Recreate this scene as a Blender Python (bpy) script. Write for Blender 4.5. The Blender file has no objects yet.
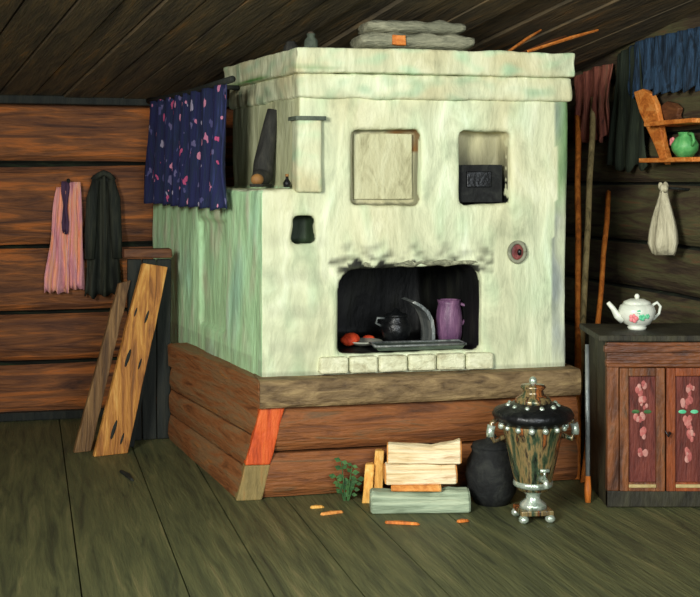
import bpy, bmesh, math, random
from mathutils import Vector, Matrix, noise
random.seed(7)
C = bpy.context.scene.collection
U = 1.43            # eye height in metres; layout numbers below are multiples of it
F = 1200.0          # focal length in pixels of the 700 px frame
HZ = 178.0          # horizon row
CAM = Vector((0, 0, U))
R15 = math.radians(15)
E = Vector((math.cos(R15), math.sin(R15), 0))      # room axis: along the back wall
RR = Vector((-math.sin(R15), math.cos(R15), 0))    # room axis: towards the back wall
BACK = Vector((-1.447, 4.96, 0)) * U
RIGHT = Vector((0.905, 5.17, 0)) * U
ZB = 1.331 * U
KS = 0.17

def s_of(x, y): return -((Vector((x, y, 0)) - BACK).dot(RR))
def ceil_z(x, y): return ZB + KS * s_of(x, y)
def ray(px, py): return Vector(((px - 350) / F, 1, -(py - HZ) / F))
def P(px, py, d): return CAM + ray(px, py) * (d * U)
def G(px, py): return CAM + ray(px, py) * (U * F / (py - HZ))
def hit(px, py, p0, n):
    r = ray(px, py); t = (p0 - CAM).dot(n) / r.dot(n)
    return CAM + r * t
def atz(px, d, z):
    p = P(px, HZ, d); return Vector((p.x, p.y, z))
def onR(px, py): return hit(px, py, RIGHT, E)
def onB(px, py): return hit(px, py, BACK, RR)

# ------------------------------------------------------------------ materials
def lin(c):
    out = []
    for v in c[:3]:
        v = v / 255.0
        out.append(v / 12.92 if v <= 0.04045 else ((v + 0.055) / 1.055) ** 2.4)
    return (out[0], out[1], out[2], 1)

def newmat(name):
    m = bpy.data.materials.new(name); m.use_nodes = True
    nt = m.node_tree; b = nt.nodes['Principled BSDF']
    return m, nt, b
def node(nt, t, **kw):
    n = nt.nodes.new(t)
    for k, v in kw.items(): setattr(n, k, v)
    return n
def ramp(nt, cols, pos=None):
    r = node(nt, 'ShaderNodeValToRGB'); el = r.color_ramp.elements
    n = len(cols)
    if pos is None: pos = [0.30 + 0.42 * i / max(1, n - 1) for i in range(n)]
    el[0].position = pos[0]; el[0].color = lin(cols[0])
    el[1].position = pos[-1]; el[1].color = lin(cols[-1])
    for i in range(1, n - 1):
        e = el.new(pos[i]); e.color = lin(cols[i])
    return r

def strokes(nt, scale, rot, freq, dist=0.8, pre=0.0):
    tc = node(nt, 'ShaderNodeTexCoord'); mp = node(nt, 'ShaderNodeMapping')
    src = tc.outputs['Object']
    if pre:
        vr_ = node(nt, 'ShaderNodeVectorRotate', rotation_type='Z_AXIS'); vr_.inputs['Angle'].default_value = math.radians(pre)
        nt.links.new(src, vr_.inputs['Vector']); src = vr_.outputs['Vector']
    mp.inputs['Scale'].default_value = scale; mp.inputs['Rotation'].default_value = rot
    nt.links.new(src, mp.inputs['Vector'])
    n = node(nt, 'ShaderNodeTexNoise')
    n.inputs['Scale'].default_value = freq; n.inputs['Detail'].default_value = 5
    n.inputs['Roughness'].default_value = 0.62; n.inputs['Distortion'].default_value = dist
    nt.links.new(mp.outputs['Vector'], n.inputs['Vector'])
    n2 = node(nt, 'ShaderNodeTexNoise')
    n2.inputs['Scale'].default_value = freq * 4.5; n2.inputs['Detail'].default_value = 3
    nt.links.new(mp.outputs['Vector'], n2.inputs['Vector'])
    return tc, n, n2

def M(name, cols, scale=(1, 1, 1), freq=8, rough=0.65, bump=0.35, metal=0.0, rot=(0, 0, 0), dist=0.8, pos=None, spec=0.3, bd=0.012, pre=0.0):
    m, nt, b = newmat(name)
    tc, n, n2 = strokes(nt, scale, rot, freq, dist, pre)
    r = ramp(nt, cols, pos); nt.links.new(n.outputs['Fac'], r.inputs['Fac'])
    nt.links.new(r.outputs['Color'], b.inputs['Base Color'])
    b.inputs['Roughness'].default_value = rough; b.inputs['Metallic'].default_value = metal
    b.inputs['Specular IOR Level'].default_value = spec
    if bump:
        mx = node(nt, 'ShaderNodeMath', operation='ADD')
        nt.links.new(n.outputs['Fac'], mx.inputs[0]); nt.links.new(n2.outputs['Fac'], mx.inputs[1])
        bp = node(nt, 'ShaderNodeBump'); bp.inputs['Strength'].default_value = bump; bp.inputs['Distance'].default_value = bd
        nt.links.new(mx.outputs[0], bp.inputs['Height']); nt.links.new(bp.outputs['Normal'], b.inputs['Normal'])
    return m

def M_attr(name, freq=7, scale=(1, 1, .35), bump=0.5, var=0.16, rough=0.6):
    """limewash: colour from the mesh's paint attribute, broken by strokes"""
    m, nt, b = newmat(name)
    tc, n, n2 = strokes(nt, scale, (0, 0, 0), freq, 1.2)
    at = node(nt, 'ShaderNodeAttribute', attribute_name='paint')
    r = ramp(nt, [(176, 180, 166), (228, 228, 216), (255, 255, 255)], [0.3, 0.5, 0.68])
    nt.links.new(n.outputs['Fac'], r.inputs['Fac'])
    mx = node(nt, 'ShaderNodeMix', data_type='RGBA', blend_type='MULTIPLY')
    mx.inputs['Factor'].default_value = 0.75
    nt.links.new(at.outputs['Color'], mx.inputs['A']); nt.links.new(r.outputs['Color'], mx.inputs['B'])
    nt.links.new(mx.outputs['Result'], b.inputs['Base Color'])
    b.inputs['Roughness'].default_value = rough; b.inputs['Specular IOR Level'].default_value = 0.25
    ad = node(nt, 'ShaderNodeMath', operation='ADD')
    nt.links.new(n.outputs['Fac'], ad.inputs[0]); nt.links.new(n2.outputs['Fac'], ad.inputs[1])
    bp = node(nt, 'ShaderNodeBump'); bp.inputs['Strength'].default_value = bump; bp.inputs['Distance'].default_value = 0.014
    nt.links.new(ad.outputs[0], bp.inputs['Height']); nt.links.new(bp.outputs['Normal'], b.inputs['Normal'])
    return m

def M_print(name, base, spots, scale=14.0, thr=0.32, stretch=(1, 0, 1)):
    """printed cloth: scattered little flowers on a dark ground"""
    m, nt, b = newmat(name)
    tc, n, n2 = strokes(nt, (6, 1, .5), (0, 0, 0), 6, 0.6)
    r = ramp(nt, base); nt.links.new(n.outputs['Fac'], r.inputs['Fac'])
    mp = node(nt, 'ShaderNodeMapping'); mp.inputs['Scale'].default_value = stretch
    nt.links.new(tc.outputs['Object'], mp.inputs['Vector'])
    wn = node(nt, 'ShaderNodeTexNoise'); wn.inputs['Scale'].default_value = 22
    nt.links.new(mp.outputs['Vector'], wn.inputs['Vector'])
    wm = node(nt, 'ShaderNodeMix', data_type='RGBA', blend_type='LINEAR_LIGHT'); wm.inputs['Factor'].default_value = 0.035
    nt.links.new(mp.outputs['Vector'], wm.inputs['A']); nt.links.new(wn.outputs['Color'], wm.inputs['B'])
    v = node(nt, 'ShaderNodeTexVoronoi'); v.inputs['Scale'].default_value = scale; v.inputs['Randomness'].default_value = 0.9
    nt.links.new(wm.outputs['Result'], v.inputs['Vector'])
    lt = node(nt, 'ShaderNodeMath', operation='LESS_THAN'); lt.inputs[1].default_value = thr
    nt.links.new(v.outputs['Distance'], lt.inputs[0])
    sp = node(nt, 'ShaderNodeSeparateColor'); nt.links.new(v.outputs['Color'], sp.inputs['Color'])
    k = len(spots); rs = ramp(nt, spots, [i / k for i in range(k)]); rs.color_ramp.interpolation = 'CONSTANT'
    nt.links.new(sp.outputs['Red'], rs.inputs['Fac'])
    mx = node(nt, 'ShaderNodeMix', data_type='RGBA')
    nt.links.new(lt.outputs[0], mx.inputs['Factor']); nt.links.new(r.outputs['Color'], mx.inputs['A']); nt.links.new(rs.outputs['Color'], mx.inputs['B'])
    nt.links.new(mx.outputs['Result'], b.inputs['Base Color'])
    b.inputs['Roughness'].default_value = 0.75; b.inputs['Specular IOR Level'].default_value = 0.2
    bp = node(nt, 'ShaderNodeBump'); bp.inputs['Strength'].default_value = 0.4; bp.inputs['Distance'].default_value = 0.01
    nt.links.new(n2.outputs['Fac'], bp.inputs['Height']); nt.links.new(bp.outputs['Normal'], b.inputs['Normal'])
    return m

mt = {}
mt['floor'] = M('floor_paint', [(58, 62, 44), (80, 84, 56), (96, 98, 64), (120, 114, 78)], (7, .6, 4), 2.6, 0.55, 0.5, pre=-15)
mt['under'] = M('gap_dark', [(26, 27, 22), (36, 36, 28)], freq=5, bump=0, rough=0.95)
mt['ceil'] = M('ceiling_boards', [(62, 56, 46), (88, 78, 60), (108, 92, 66), (150, 108, 58)], (7, .6, 4), 2.6, 0.8, 0.7, pos=[.3, .47, .6, .76], pre=-27)
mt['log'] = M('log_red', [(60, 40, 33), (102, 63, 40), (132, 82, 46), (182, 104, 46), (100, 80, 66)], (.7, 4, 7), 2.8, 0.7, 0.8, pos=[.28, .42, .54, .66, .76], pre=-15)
mt['logdark'] = M('log_dark', [(48, 40, 34), (72, 60, 44), (84, 82, 54), (104, 76, 52)], (.7, 4, 7), 2.6, 0.8, 0.8, pre=75)  # right wall darkened in its colours, in place of the stove's shadow
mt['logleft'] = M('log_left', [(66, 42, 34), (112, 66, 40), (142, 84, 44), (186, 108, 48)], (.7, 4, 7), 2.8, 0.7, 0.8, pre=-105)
mt['chink'] = M('chink_seam', [(20, 20, 18), (34, 38, 28), (60, 74, 48)], (.8, 4, 4), 4, 0.95, 0.4)  # dark greenish tone for the seams between logs
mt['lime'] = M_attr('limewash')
mt['wood'] = M('bench_wood', [(70, 44, 28), (112, 68, 38), (140, 86, 46), (104, 78, 52), (160, 116, 66)], (.9, 5, 7), 3.0, 0.6, 0.7, pos=[.28, .42, .54, .66, .78], pre=-12)
mt['woodside'] = M('bench_side_wood', [(96, 60, 36), (140, 88, 50), (130, 100, 68), (154, 98, 50)], (.9, 5, 6), 3.2, 0.6, 0.7, pre=66)
mt['ledge'] = M('ledge_wood', [(74, 58, 40), (110, 90, 62), (134, 112, 78), (164, 140, 98)], (1.5, 4, 6), 4, 0.65, 0.6)
mt['orange'] = M('orange_wood', [(160, 60, 30), (206, 86, 38), (222, 110, 52)], (6, 6, 1), 4, 0.5, 0.5)
mt['khaki'] = M('khaki_wood', [(112, 98, 60), (140, 122, 76), (150, 112, 64)], (4, 4, 1), 5, 0.7, 0.5)
mt['plank'] = M('plank_ochre', [(104, 64, 30), (164, 106, 48), (198, 138, 64), (222, 172, 96)], (9, 4, .5), 3.5, 0.6, 0.6)
mt['plank2'] = M('plank_brown', [(66, 46, 30), (104, 76, 46), (132, 100, 62), (160, 124, 78)], (9, 4, .5), 3.5, 0.65, 0.5)
mt['darkwood'] = M('dark_wood', [(22, 26, 24), (34, 38, 34), (48, 48, 40)], (5, 5, .6), 4, 0.75, 0.5)
mt['brown'] = M('brown_wood', [(62, 38, 26), (98, 60, 36), (122, 78, 46)], (1, 4, 4), 5, 0.6, 0.5)
mt['pink'] = M('pink_cloth', [(176, 116, 128), (224, 158, 164), (238, 166, 124), (246, 192, 186)], (7, 1, .6), 4, 0.8, 0.5)
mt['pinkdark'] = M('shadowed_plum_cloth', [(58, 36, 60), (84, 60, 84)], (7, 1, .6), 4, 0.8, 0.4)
mt['coat'] = M('dark_coat', [(24, 26, 24), (36, 40, 34), (56, 58, 46), (44, 46, 40)], (7, 2, .6), 4, 0.85, 0.5)
mt['curtain'] = M_print('navy_flower_cloth', [(26, 28, 50), (42, 46, 88), (38, 48, 72), (58, 66, 120)], [(196, 124, 156), (104, 100, 140), (212, 140, 168), (160, 154, 178), (192, 84, 126), (84, 84, 130)], 21, 0.27, (1, 0, .62))
mt['felt'] = M('black_felt', [(26, 26, 24), (44, 44, 40), (64, 62, 54)], (3, 3, 1), 8, 0.8, 0.4)
mt['tan'] = M('tan_leather', [(120, 82, 46), (168, 124, 70)], freq=10, rough=0.6, bump=0.3)
mt['iron'] = M('black_iron', [(12, 13, 15), (26, 28, 30), (44, 46, 48)], (2, 2, 2), 6, 0.35, 0.3, metal=0.5, spec=0.6)
mt['ironsheet'] = M('grey_iron_sheet', [(74, 80, 82), (122, 128, 126), (164, 166, 160)], (3, 3, 1), 6, 0.4, 0.3, metal=0.3)
mt['steel'] = M('samovar_metal', [(18, 22, 18), (64, 84, 60), (158, 134, 88), (38, 42, 36), (180, 108, 56), (30, 34, 28)], (7, 7, .02), 2.2, 0.25, 0.12, metal=0.35, spec=0.9, dist=0.15, pos=[.34, .42, .48, .54, .61, .68])  # ramp stripes put the metal's reflections into the base colour
mt['silver'] = M('samovar_bright', [(110, 130, 112), (190, 206, 190), (226, 232, 220)], (4, 4, 4), 9, 0.25, 0.15, metal=0.55, spec=0.8)
mt['embers'] = M('red_brick', [(160, 44, 24), (222, 76, 40), (236, 120, 64)], freq=12, rough=0.6, bump=0.4)
mt['plate'] = M('pale_enamel', [(150, 154, 140), (206, 208, 190)], freq=8, rough=0.35, bump=0.2)
mt['tray'] = M('tray_iron', [(52, 62, 56), (90, 104, 92), (120, 132, 116)], (1, 5, 5), 5, 0.4, 0.3, metal=0.2)
mt['purple'] = M('plum_glaze', [(76, 48, 78), (112, 78, 108), (142, 104, 132)], (5, 5, 1), 5, 0.4, 0.3)
mt['redglaze'] = M('dull_red_glaze', [(110, 38, 36), (168, 60, 52)], (5, 5, 1), 5, 0.45, 0.3)
mt['logcream'] = M('log_cream', [(150, 118, 76), (222, 196, 148), (240, 226, 190), (190, 142, 92)], (.7, 6, 8), 3.2, 0.6, 0.7)
mt['loggreen'] = M('log_pale_green', [(110, 124, 100), (156, 172, 146), (186, 198, 168)], (.8, 6, 8), 4, 0.6, 0.5)
mt['endgrain'] = M('end_grain', [(176, 100, 44), (222, 150, 76), (236, 182, 110)], freq=14, rough=0.7, bump=0.4)
mt['leaf'] = M('leaf_green', [(30, 56, 32), (58, 96, 52), (90, 128, 66)], freq=20, rough=0.6, bump=0.2)
mt['yellow'] = M('yellow_wood', [(196, 128, 50), (232, 176, 86), (244, 206, 130)], (6, 6, 1), 6, 0.6, 0.4)
mt['cab'] = M('cabinet_wood', [(62, 38, 26), (98, 58, 34), (126, 76, 42), (84, 60, 40)], (4, 4, 1), 4, 0.45, 0.5, spec=0.4)
mt['cabh'] = M('cabinet_wood_across', [(58, 36, 26), (92, 54, 32), (124, 74, 40), (80, 58, 40)], (1, 4, 6), 4, 0.45, 0.5, spec=0.4)
mt['petal2'] = M('petal_light', [(170, 110, 102), (206, 160, 148)], freq=22, rough=0.7, bump=0.3)
mt['cabred'] = M('cabinet_red_wood', [(84, 46, 28), (132, 68, 36), (156, 84, 44)], (6, 6, 1), 4, 0.45, 0.5)
mt['cabdark'] = M('cabinet_dark', [(30, 28, 22), (48, 46, 34), (66, 64, 46)], (4, 4, 1), 4, 0.6, 0.4)
mt['panel'] = M('dark_red_panel', [(62, 28, 24), (98, 46, 38), (122, 62, 50)], (6, 6, 1), 5, 0.6, 0.5)
mt['petal'] = M('petal_pink', [(136, 66, 64), (176, 98, 92), (196, 140, 128)], freq=22, rough=0.7, bump=0.3)
mt['rail'] = M('pale_rail', [(150, 130, 84), (206, 188, 134)], freq=9, rough=0.5, bump=0.3)
mt['china'] = M('white_china', [(196, 204, 190), (224, 228, 214), (236, 238, 226)], freq=6, rough=0.25, bump=0.1, spec=0.6)
mt['rose'] = M('rose_glaze', [(214, 110, 116), (234, 150, 150)], freq=30, rough=0.3, bump=0)
mt['mint'] = M('mint_glaze', [(70, 176, 128), (120, 208, 160)], freq=30, rough=0.3, bump=0)
mt['poleor'] = M('pole_orange', [(140, 76, 32), (206, 116, 44), (232, 150, 66)], (6, 6, .8), 5, 0.55, 0.4)
mt['polepale'] = M('pole_khaki', [(112, 98, 64), (166, 146, 98), (192, 172, 122)], (6, 6, .8), 5, 0.6, 0.4)
mt['redbrown'] = M('redbrown_cloth', [(60, 40, 32), (116, 62, 50), (146, 88, 70), (88, 72, 54)], (7, 7, .8), 5, 0.85, 0.5)
mt['blue'] = M('blue_cloth', [(16, 22, 28), (24, 40, 56), (44, 70, 96), (22, 34, 36)], (9, 9, .9), 5, 0.8, 0.6)
mt['greencloth'] = M('dark_green_cloth', [(24, 30, 24), (38, 46, 34), (50, 58, 42)], (7, 7, .7), 5, 0.85, 0.5)
mt['bag'] = M('white_cloth', [(146, 140, 116), (190, 184, 154), (216, 210, 182)], (6, 6, .8), 5, 0.8, 0.5)
mt['shelf'] = M('shelf_orange', [(160, 84, 34), (212, 126, 54), (232, 160, 86)], (2, 4, 4), 6, 0.55, 0.5)
mt['bundle'] = M('grey_felt', [(100, 102, 86), (140, 140, 118), (170, 168, 142)], (1.5, 3, 6), 5, 0.85, 0.7)
mt['greengrey'] = M('greygreen_clay', [(54, 62, 54), (84, 94, 80), (104, 112, 94)], freq=10, rough=0.7, bump=0.4)
mt['applegreen'] = M('bright_green', [(60, 130, 70), (92, 168, 96), (130, 190, 120)], freq=12, rough=0.4, bump=0.2)
mt['ventred'] = M('vent_red', [(84, 40, 40), (128, 66, 62), (150, 96, 88)], freq=14, rough=0.5, bump=0.4)
mt['ventgrey'] = M('vent_ring', [(110, 112, 94), (160, 162, 138)], freq=14, rough=0.6, bump=0.4)
mt['cream'] = M('cream_plaster', [(150, 146, 112), (190, 188, 150), (206, 206, 170)], (3, 3, 1.2), 5, 0.7, 0.5)
mt['soot'] = M('soot_black', [(14, 15, 16), (26, 28, 28), (46, 48, 44)], (2, 2, 2), 6, 0.8, 0.4)
mt['cord'] = M('cord_grey', [(60, 54, 44), (90, 82, 66)], freq=20, rough=0.9, bump=0.2)

# ------------------------------------------------------------------ objects
def put(o, parent=None):
    C.objects.link(o)
    if parent: o.parent = parent
    return o
def tag(o, label, cat, group=None):
    o['label'] = label; o['category'] = cat
    if group: o['group'] = group
    return o
def thing(name, label, cat, loc, rotz=0, group=None):
    o = bpy.data.objects.new(name, None); o.empty_display_size = 0.1
    put(o); o.location = loc; o.rotation_euler = (0, 0, rotz)
    return tag(o, label, cat, group)
def struct(o): o['kind'] = 'structure'; return o

class MB:
    """collects shapes and links them as ONE mesh object"""
    def __init__(self): self.bm = bmesh.new(); self.mi = 0
    def _new(self, f0):
        self.bm.faces.ensure_lookup_table()
        for f in self.bm.faces[f0:]: f.material_index = self.mi
    def box(self, c, s, rot=None, cuts=0, axis=None):
        f0 = len(self.bm.faces); v0 = len(self.bm.verts)
        r = bmesh.ops.create_cube(self.bm, size=1.0)
        vs = r['verts']
        bmesh.ops.scale(self.bm, vec=Vector(s), verts=vs)
        if cuts:
            es = list({e for v in vs for e in v.link_edges})
            if axis is not None:
                es = [e for e in es if abs((e.verts[0].co - e.verts[1].co).normalized()[axis]) > 0.9]
            bmesh.ops.subdivide_edges(self.bm, edges=es, cuts=cuts, use_grid_fill=True)
            self.bm.verts.ensure_lookup_table(); vs = self.bm.verts[v0:]
        mat = Matrix.Translation(Vector(c)) @ (rot.to_4x4() if rot else Matrix.Identity(4))
        for v in vs: v.co = mat @ v.co
        self._new(f0); return self
    def loft(self, rings, cap=True, closed=True):
        f0 = len(self.bm.faces)
        R = [[self.bm.verts.new(Vector(p)) for p in ring] for ring in rings]
        n = len(R[0])
        for a, b in zip(R[:-1], R[1:]):
            for i in range(n if closed else n - 1):
                j = (i + 1) % n
                self.bm.faces.new((a[i], a[j], b[j], b[i]))
        if cap and closed:
            self.bm.faces.new(list(reversed(R[0]))); self.bm.faces.new(R[-1])
        self._new(f0); return self
    def prism(self, poly, z0, z1):
        return self.loft([[(x, y, z0) for x, y in poly], [(x, y, z1) for x, y in poly]])
    def lathe(self, prof, c=(0, 0, 0), n=24, sq=1.0):
        c = Vector(c)
        rings = [[c + Vector((r * math.cos(2 * math.pi * i / n), sq * r * math.sin(2 * math.pi * i / n), z)) for i in range(n)] for r, z in prof]
        return self.loft(rings)
    def tube(self, pts, rad, n=10, flat=1.0):
        pts = [Vector(p) for p in pts]
        if not hasattr(rad, '__len__'): rad = [rad] * len(pts)
        rings = []; up = None
        for i, p in enumerate(pts):
            t = (pts[min(i + 1, len(pts) - 1)] - pts[max(i - 1, 0)]).normalized()
            if up is None:
                up = Vector((0, 0, 1)) if abs(t.z) < 0.9 else Vector((0, 1, 0))
            a = t.cross(up).normalized(); b = a.cross(t).normalized(); up = b
            rings.append([p + (a * math.cos(2 * math.pi * k / n) + b * flat * math.sin(2 * math.pi * k / n)) * rad[i] for k in range(n)])
        return self.loft(rings)
    def ball(self, c, r, n=12):
        f0 = len(self.bm.faces)
        g = bmesh.ops.create_uvsphere(self.bm, u_segments=n, v_segments=max(6, n // 2 + 2), radius=1)
        rr = Vector(r) if hasattr(r, '__len__') else Vector((r, r, r))
        for v in g['verts']: v.co = Vector((v.co.x * rr.x, v.co.y * rr.y, v.co.z * rr.z)) + Vector(c)
        self._new(f0); return self
    def wob(self, amp, freq=6.0, seed=0):
        o = Vector((seed * 3.7, seed * 1.3, seed * 5.1))
        for v in self.bm.verts: v.co += noise.noise_vector(v.co * freq + o) * amp
        return self
    def build(self, name, mats, parent=None, smooth=False, bevel=0, solid=0, sub=0, loc=None, seg=2):
        bmesh.ops.recalc_face_normals(self.bm, faces=self.bm.faces[:])
        me = bpy.data.meshes.new(name); self.bm.to_mesh(me); self.bm.free()
        for m in (mats if isinstance(mats, (list, tuple)) else [mats]): me.materials.append(m)
        if smooth: me.shade_smooth()
        o = put(bpy.data.objects.new(name, me), parent)
        if loc is not None: o.location = loc
        if solid:
            q = o.modifiers.new('Solidify', 'SOLIDIFY'); q.thickness = solid; q.offset = 0
        if bevel:
            q = o.modifiers.new('Bevel', 'BEVEL'); q.width = bevel; q.segments = seg; q.limit_method = 'ANGLE'
        if sub:
            q = o.modifiers.new('Subsurf', 'SUBSURF'); q.levels = sub; q.render_levels = sub
        return o

def cloth(w, h, nu=28, nv=18, folds=5, amp=0.02, top=1.0, bot=1.0, seed=0, ragged=0.01, gather=0.0):
    """hanging cloth: local x across, z down from 0, y out of plane"""
    m = MB(); g = []
    for j in range(nv + 1):
        v = j / nv; row = []
        for i in range(nu + 1):
            u = i / nu - 0.5
            k = top + (bot - top) * v ** 0.8
            y = -amp * (0.55 + 0.6 * v) * (1 + math.sin((u * folds + noise.noise((u * 3, v * 1.4, seed)) * 0.45) * 2 * math.pi))
            z = -h * v - ragged * v * (noise.noise((u * 9, seed, 2.2)) + 0.5 * math.sin(u * folds * 6.3)) - gather * math.cos(u * math.pi * 2) * (1 - v) * h * 0.05
            row.append(m.bm.verts.new((u * w * k + 0.012 * noise.noise((u * 4, v * 3, seed + 9)), y, z)))
        g.append(row)
    for j in range(nv):
        for i in range(nu): m.bm.faces.new((g[j][i], g[j][i + 1], g[j + 1][i + 1], g[j + 1][i]))
    return m

# ------------------------------------------------------------------ setting
ROT = R15
def plankdeck(name, mat, ang, u0, u1, v0, v1, wid, zf, thick=0.03, gap=0.006, clip=True, jitter=0.004):
    d = Vector((-math.sin(ang), math.cos(ang), 0)); e = Vector((math.cos(ang), math.sin(ang), 0))
    m = MB(); u = u0
    while u < u1:
        w = wid * random.uniform(0.85, 1.2); dz = random.uniform(-jitter, jitter)
        rings = []
        for k in range(9):
            v = v0 + (v1 - v0) * k / 8
            a = e * (u + gap / 2) + d * v; b = e * (u + w - gap / 2) + d * v
            za = zf(a.x, a.y) + dz; zb = zf(b.x, b.y) + dz
            rings.append([(a.x, a.y, za), (b.x, b.y, zb), (b.x, b.y, zb + thick), (a.x, a.y, za + thick)])
        m.loft(rings); u += w
    if clip:
        for p0, n in ((BACK + RR * 0.10, RR), (RIGHT + E * 0.10, E), (BACK - E * 1.7, -E)):
            geom = m.bm.verts[:] + m.bm.edges[:] + m.bm.faces[:]
            bmesh.ops.bisect_plane(m.bm, geom=geom, plane_co=p0, plane_no=n, clear_outer=True)
    return m.build(name, mat, bevel=0)

fl = plankdeck('floor', [mt['floor'], mt['under']], R15, -3.2, 3.6, 0.2, 8.4, 0.31, lambda x, y: -0.032, 0.032, 0.0055, jitter=0.0015)
fl['kind'] = 'structure'
mu = MB(); mu.mi = 1
q = [BACK - E * 1.7 + RR * .1, BACK - E * 1.7 - RR * 7.2, RIGHT + E * .1 - RR * 7.2, RIGHT + E * .1 + RR * .9]
mu.prism([(p.x, p.y) for p in q], -0.06, -0.034)
me = mu.bm; tmp = bpy.data.meshes.new('t'); me.to_mesh(tmp)
bmf = bmesh.new(); bmf.from_mesh(fl.data); bmf.from_mesh(tmp); bmf.to_mesh(fl.data); bmf.free(); me.free(); bpy.data.meshes.remove(tmp)
ce = plankdeck('ceiling', mt['ceil'], math.radians(27), -6, 7.5, -0.5, 11, 0.19, ceil_z, 0.03, 0.012, jitter=0.014)
ce['kind'] = 'structure'
mb = MB(); mb.prism([(p.x, p.y) for p in q], 0, 0.03)
for v in mb.bm.verts: v.co.z += ceil_z(v.co.x, v.co.y) + 0.045
struct(mb.build('ceiling', mt['under']))

def logwall(name, mats, origin, dx, L, zs, bulge, nrm, seed):
    """stacked logs; origin at floor, dx along the wall, nrm into the room"""
    m = MB(); nseg = max(8, int(L / 0.14))
    for a, b in zip(zs[:-1], zs[1:]):
        rings = []
        for k in range(nseg + 1):
            t = L * k / nseg; p = origin + dx * t; ring = []
            for q in range(9):
                f = (0, .035, .11, .28, .5, .72, .89, .965, 1)[q]
                z = a + (b - a) * f
                dpt = bulge * (1 - abs(2 * f - 1) ** 4.0) if 0 < q < 8 else -bulge * .5
                o = noise.noise((t * 1.1 + seed, z * 3, seed)) * 0.016 + noise.noise((t * 4 + seed, z * 11, 3)) * 0.005
                zz = z + (noise.noise((t * .9, round(a * 50), seed)) * 0.012 if 0 < q < 8 else 0)
                w = p + nrm * (dpt + o - bulge * 0.9); ring.append((w.x, w.y, zz))
            for q in (1, 0):
                z = b if q else a
                w = p - nrm * 0.16; ring.append((w.x, w.y, z))
            rings.append(ring)
        n0 = len(m.bm.faces); m.loft(rings); m.bm.faces.ensure_lookup_table()
        for k, f in enumerate(m.bm.faces[n0:n0 + nseg * 11]):
            if k % 11 in (0, 7): f.material_index = 1
    return struct(m.build(name, [mats, mt['chink']], smooth=False))

def zrow(y, d=4.96): return U * (1 - (y - HZ) / F * d)
rows = [0] + [zrow(y) for y in (364, 314, 247, 163, 97)]
rows[0] = -0.02
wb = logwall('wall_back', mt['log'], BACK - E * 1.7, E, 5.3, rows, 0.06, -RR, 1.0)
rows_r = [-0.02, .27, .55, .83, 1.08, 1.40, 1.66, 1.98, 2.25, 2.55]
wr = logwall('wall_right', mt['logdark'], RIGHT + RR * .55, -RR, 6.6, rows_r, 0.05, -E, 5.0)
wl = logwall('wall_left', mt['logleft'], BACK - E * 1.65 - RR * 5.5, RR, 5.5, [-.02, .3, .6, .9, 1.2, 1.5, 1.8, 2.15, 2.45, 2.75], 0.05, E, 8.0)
# dark rail along the top of the back wall, and a dark strip at its foot
m = MB(); c = BACK + E * .65 - RR * 0.04
m.box((0, 0, 0), (4.6, .1, .05), Matrix.Rotation(R15, 3, 'Z'), 6, 0).wob(.008, 3)
for v in m.bm.verts: v.co += Vector((c.x, c.y, ZB - .012))
struct(m.build('trim_1', mt['darkwood'], bevel=.006))
m = MB(); c = BACK - E * .45 - RR * 0.045
m.box((0, 0, 0), (2.5, .05, .05), Matrix.Rotation(R15, 3, 'Z'), 6, 0).wob(.005, 3)
for v in m.bm.verts: v.co += Vector((c.x, c.y, .024))
struct(m.build('trim_2', mt['darkwood'], bevel=.006))

# ------------------------------------------------------------------ stove
A12 = math.radians(12); A22 = math.radians(23.0)
EF = Vector((math.cos(A12), math.sin(A12), 0)); ES = Vector((-math.sin(A22), math.cos(A22), 0))
NF = Vector((math.sin(A12), -math.cos(A12), 0))          # front outward normal
SO = Vector((-.276, 3.77, 0)) * U
W = 1.022 * U
def sp(u, v, z): 
    p = EF * u + ES * v; return Vector((p.x, p.y, z))     # stove-local point (origin SO)
def fr(px, py):
    p = hit(px, py, SO, NF) - SO
    return p.dot(EF), p.z
def sprism(m, u0, u1, v0, v1, z0, z1):
    m.loft([[sp(u0, v0, z), sp(u1, v0, z), sp(u1, v1, z), sp(u0, v1, z)] for z in (z0, z1)])
    return m
def boolean(o, cut, op='DIFFERENCE'):
    q = o.modifiers.new('b', 'BOOLEAN'); q.object = cut; q.operation = op; q.solver = 'EXACT'
def bake(o):
    dg = bpy.context.evaluated_depsgraph_get(); dg.update()
    me = bpy.data.meshes.new_from_object(o.evaluated_get(dg)); old = o.data
    o.modifiers.clear(); o.data = me; bpy.data.meshes.remove(old); return o

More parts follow.
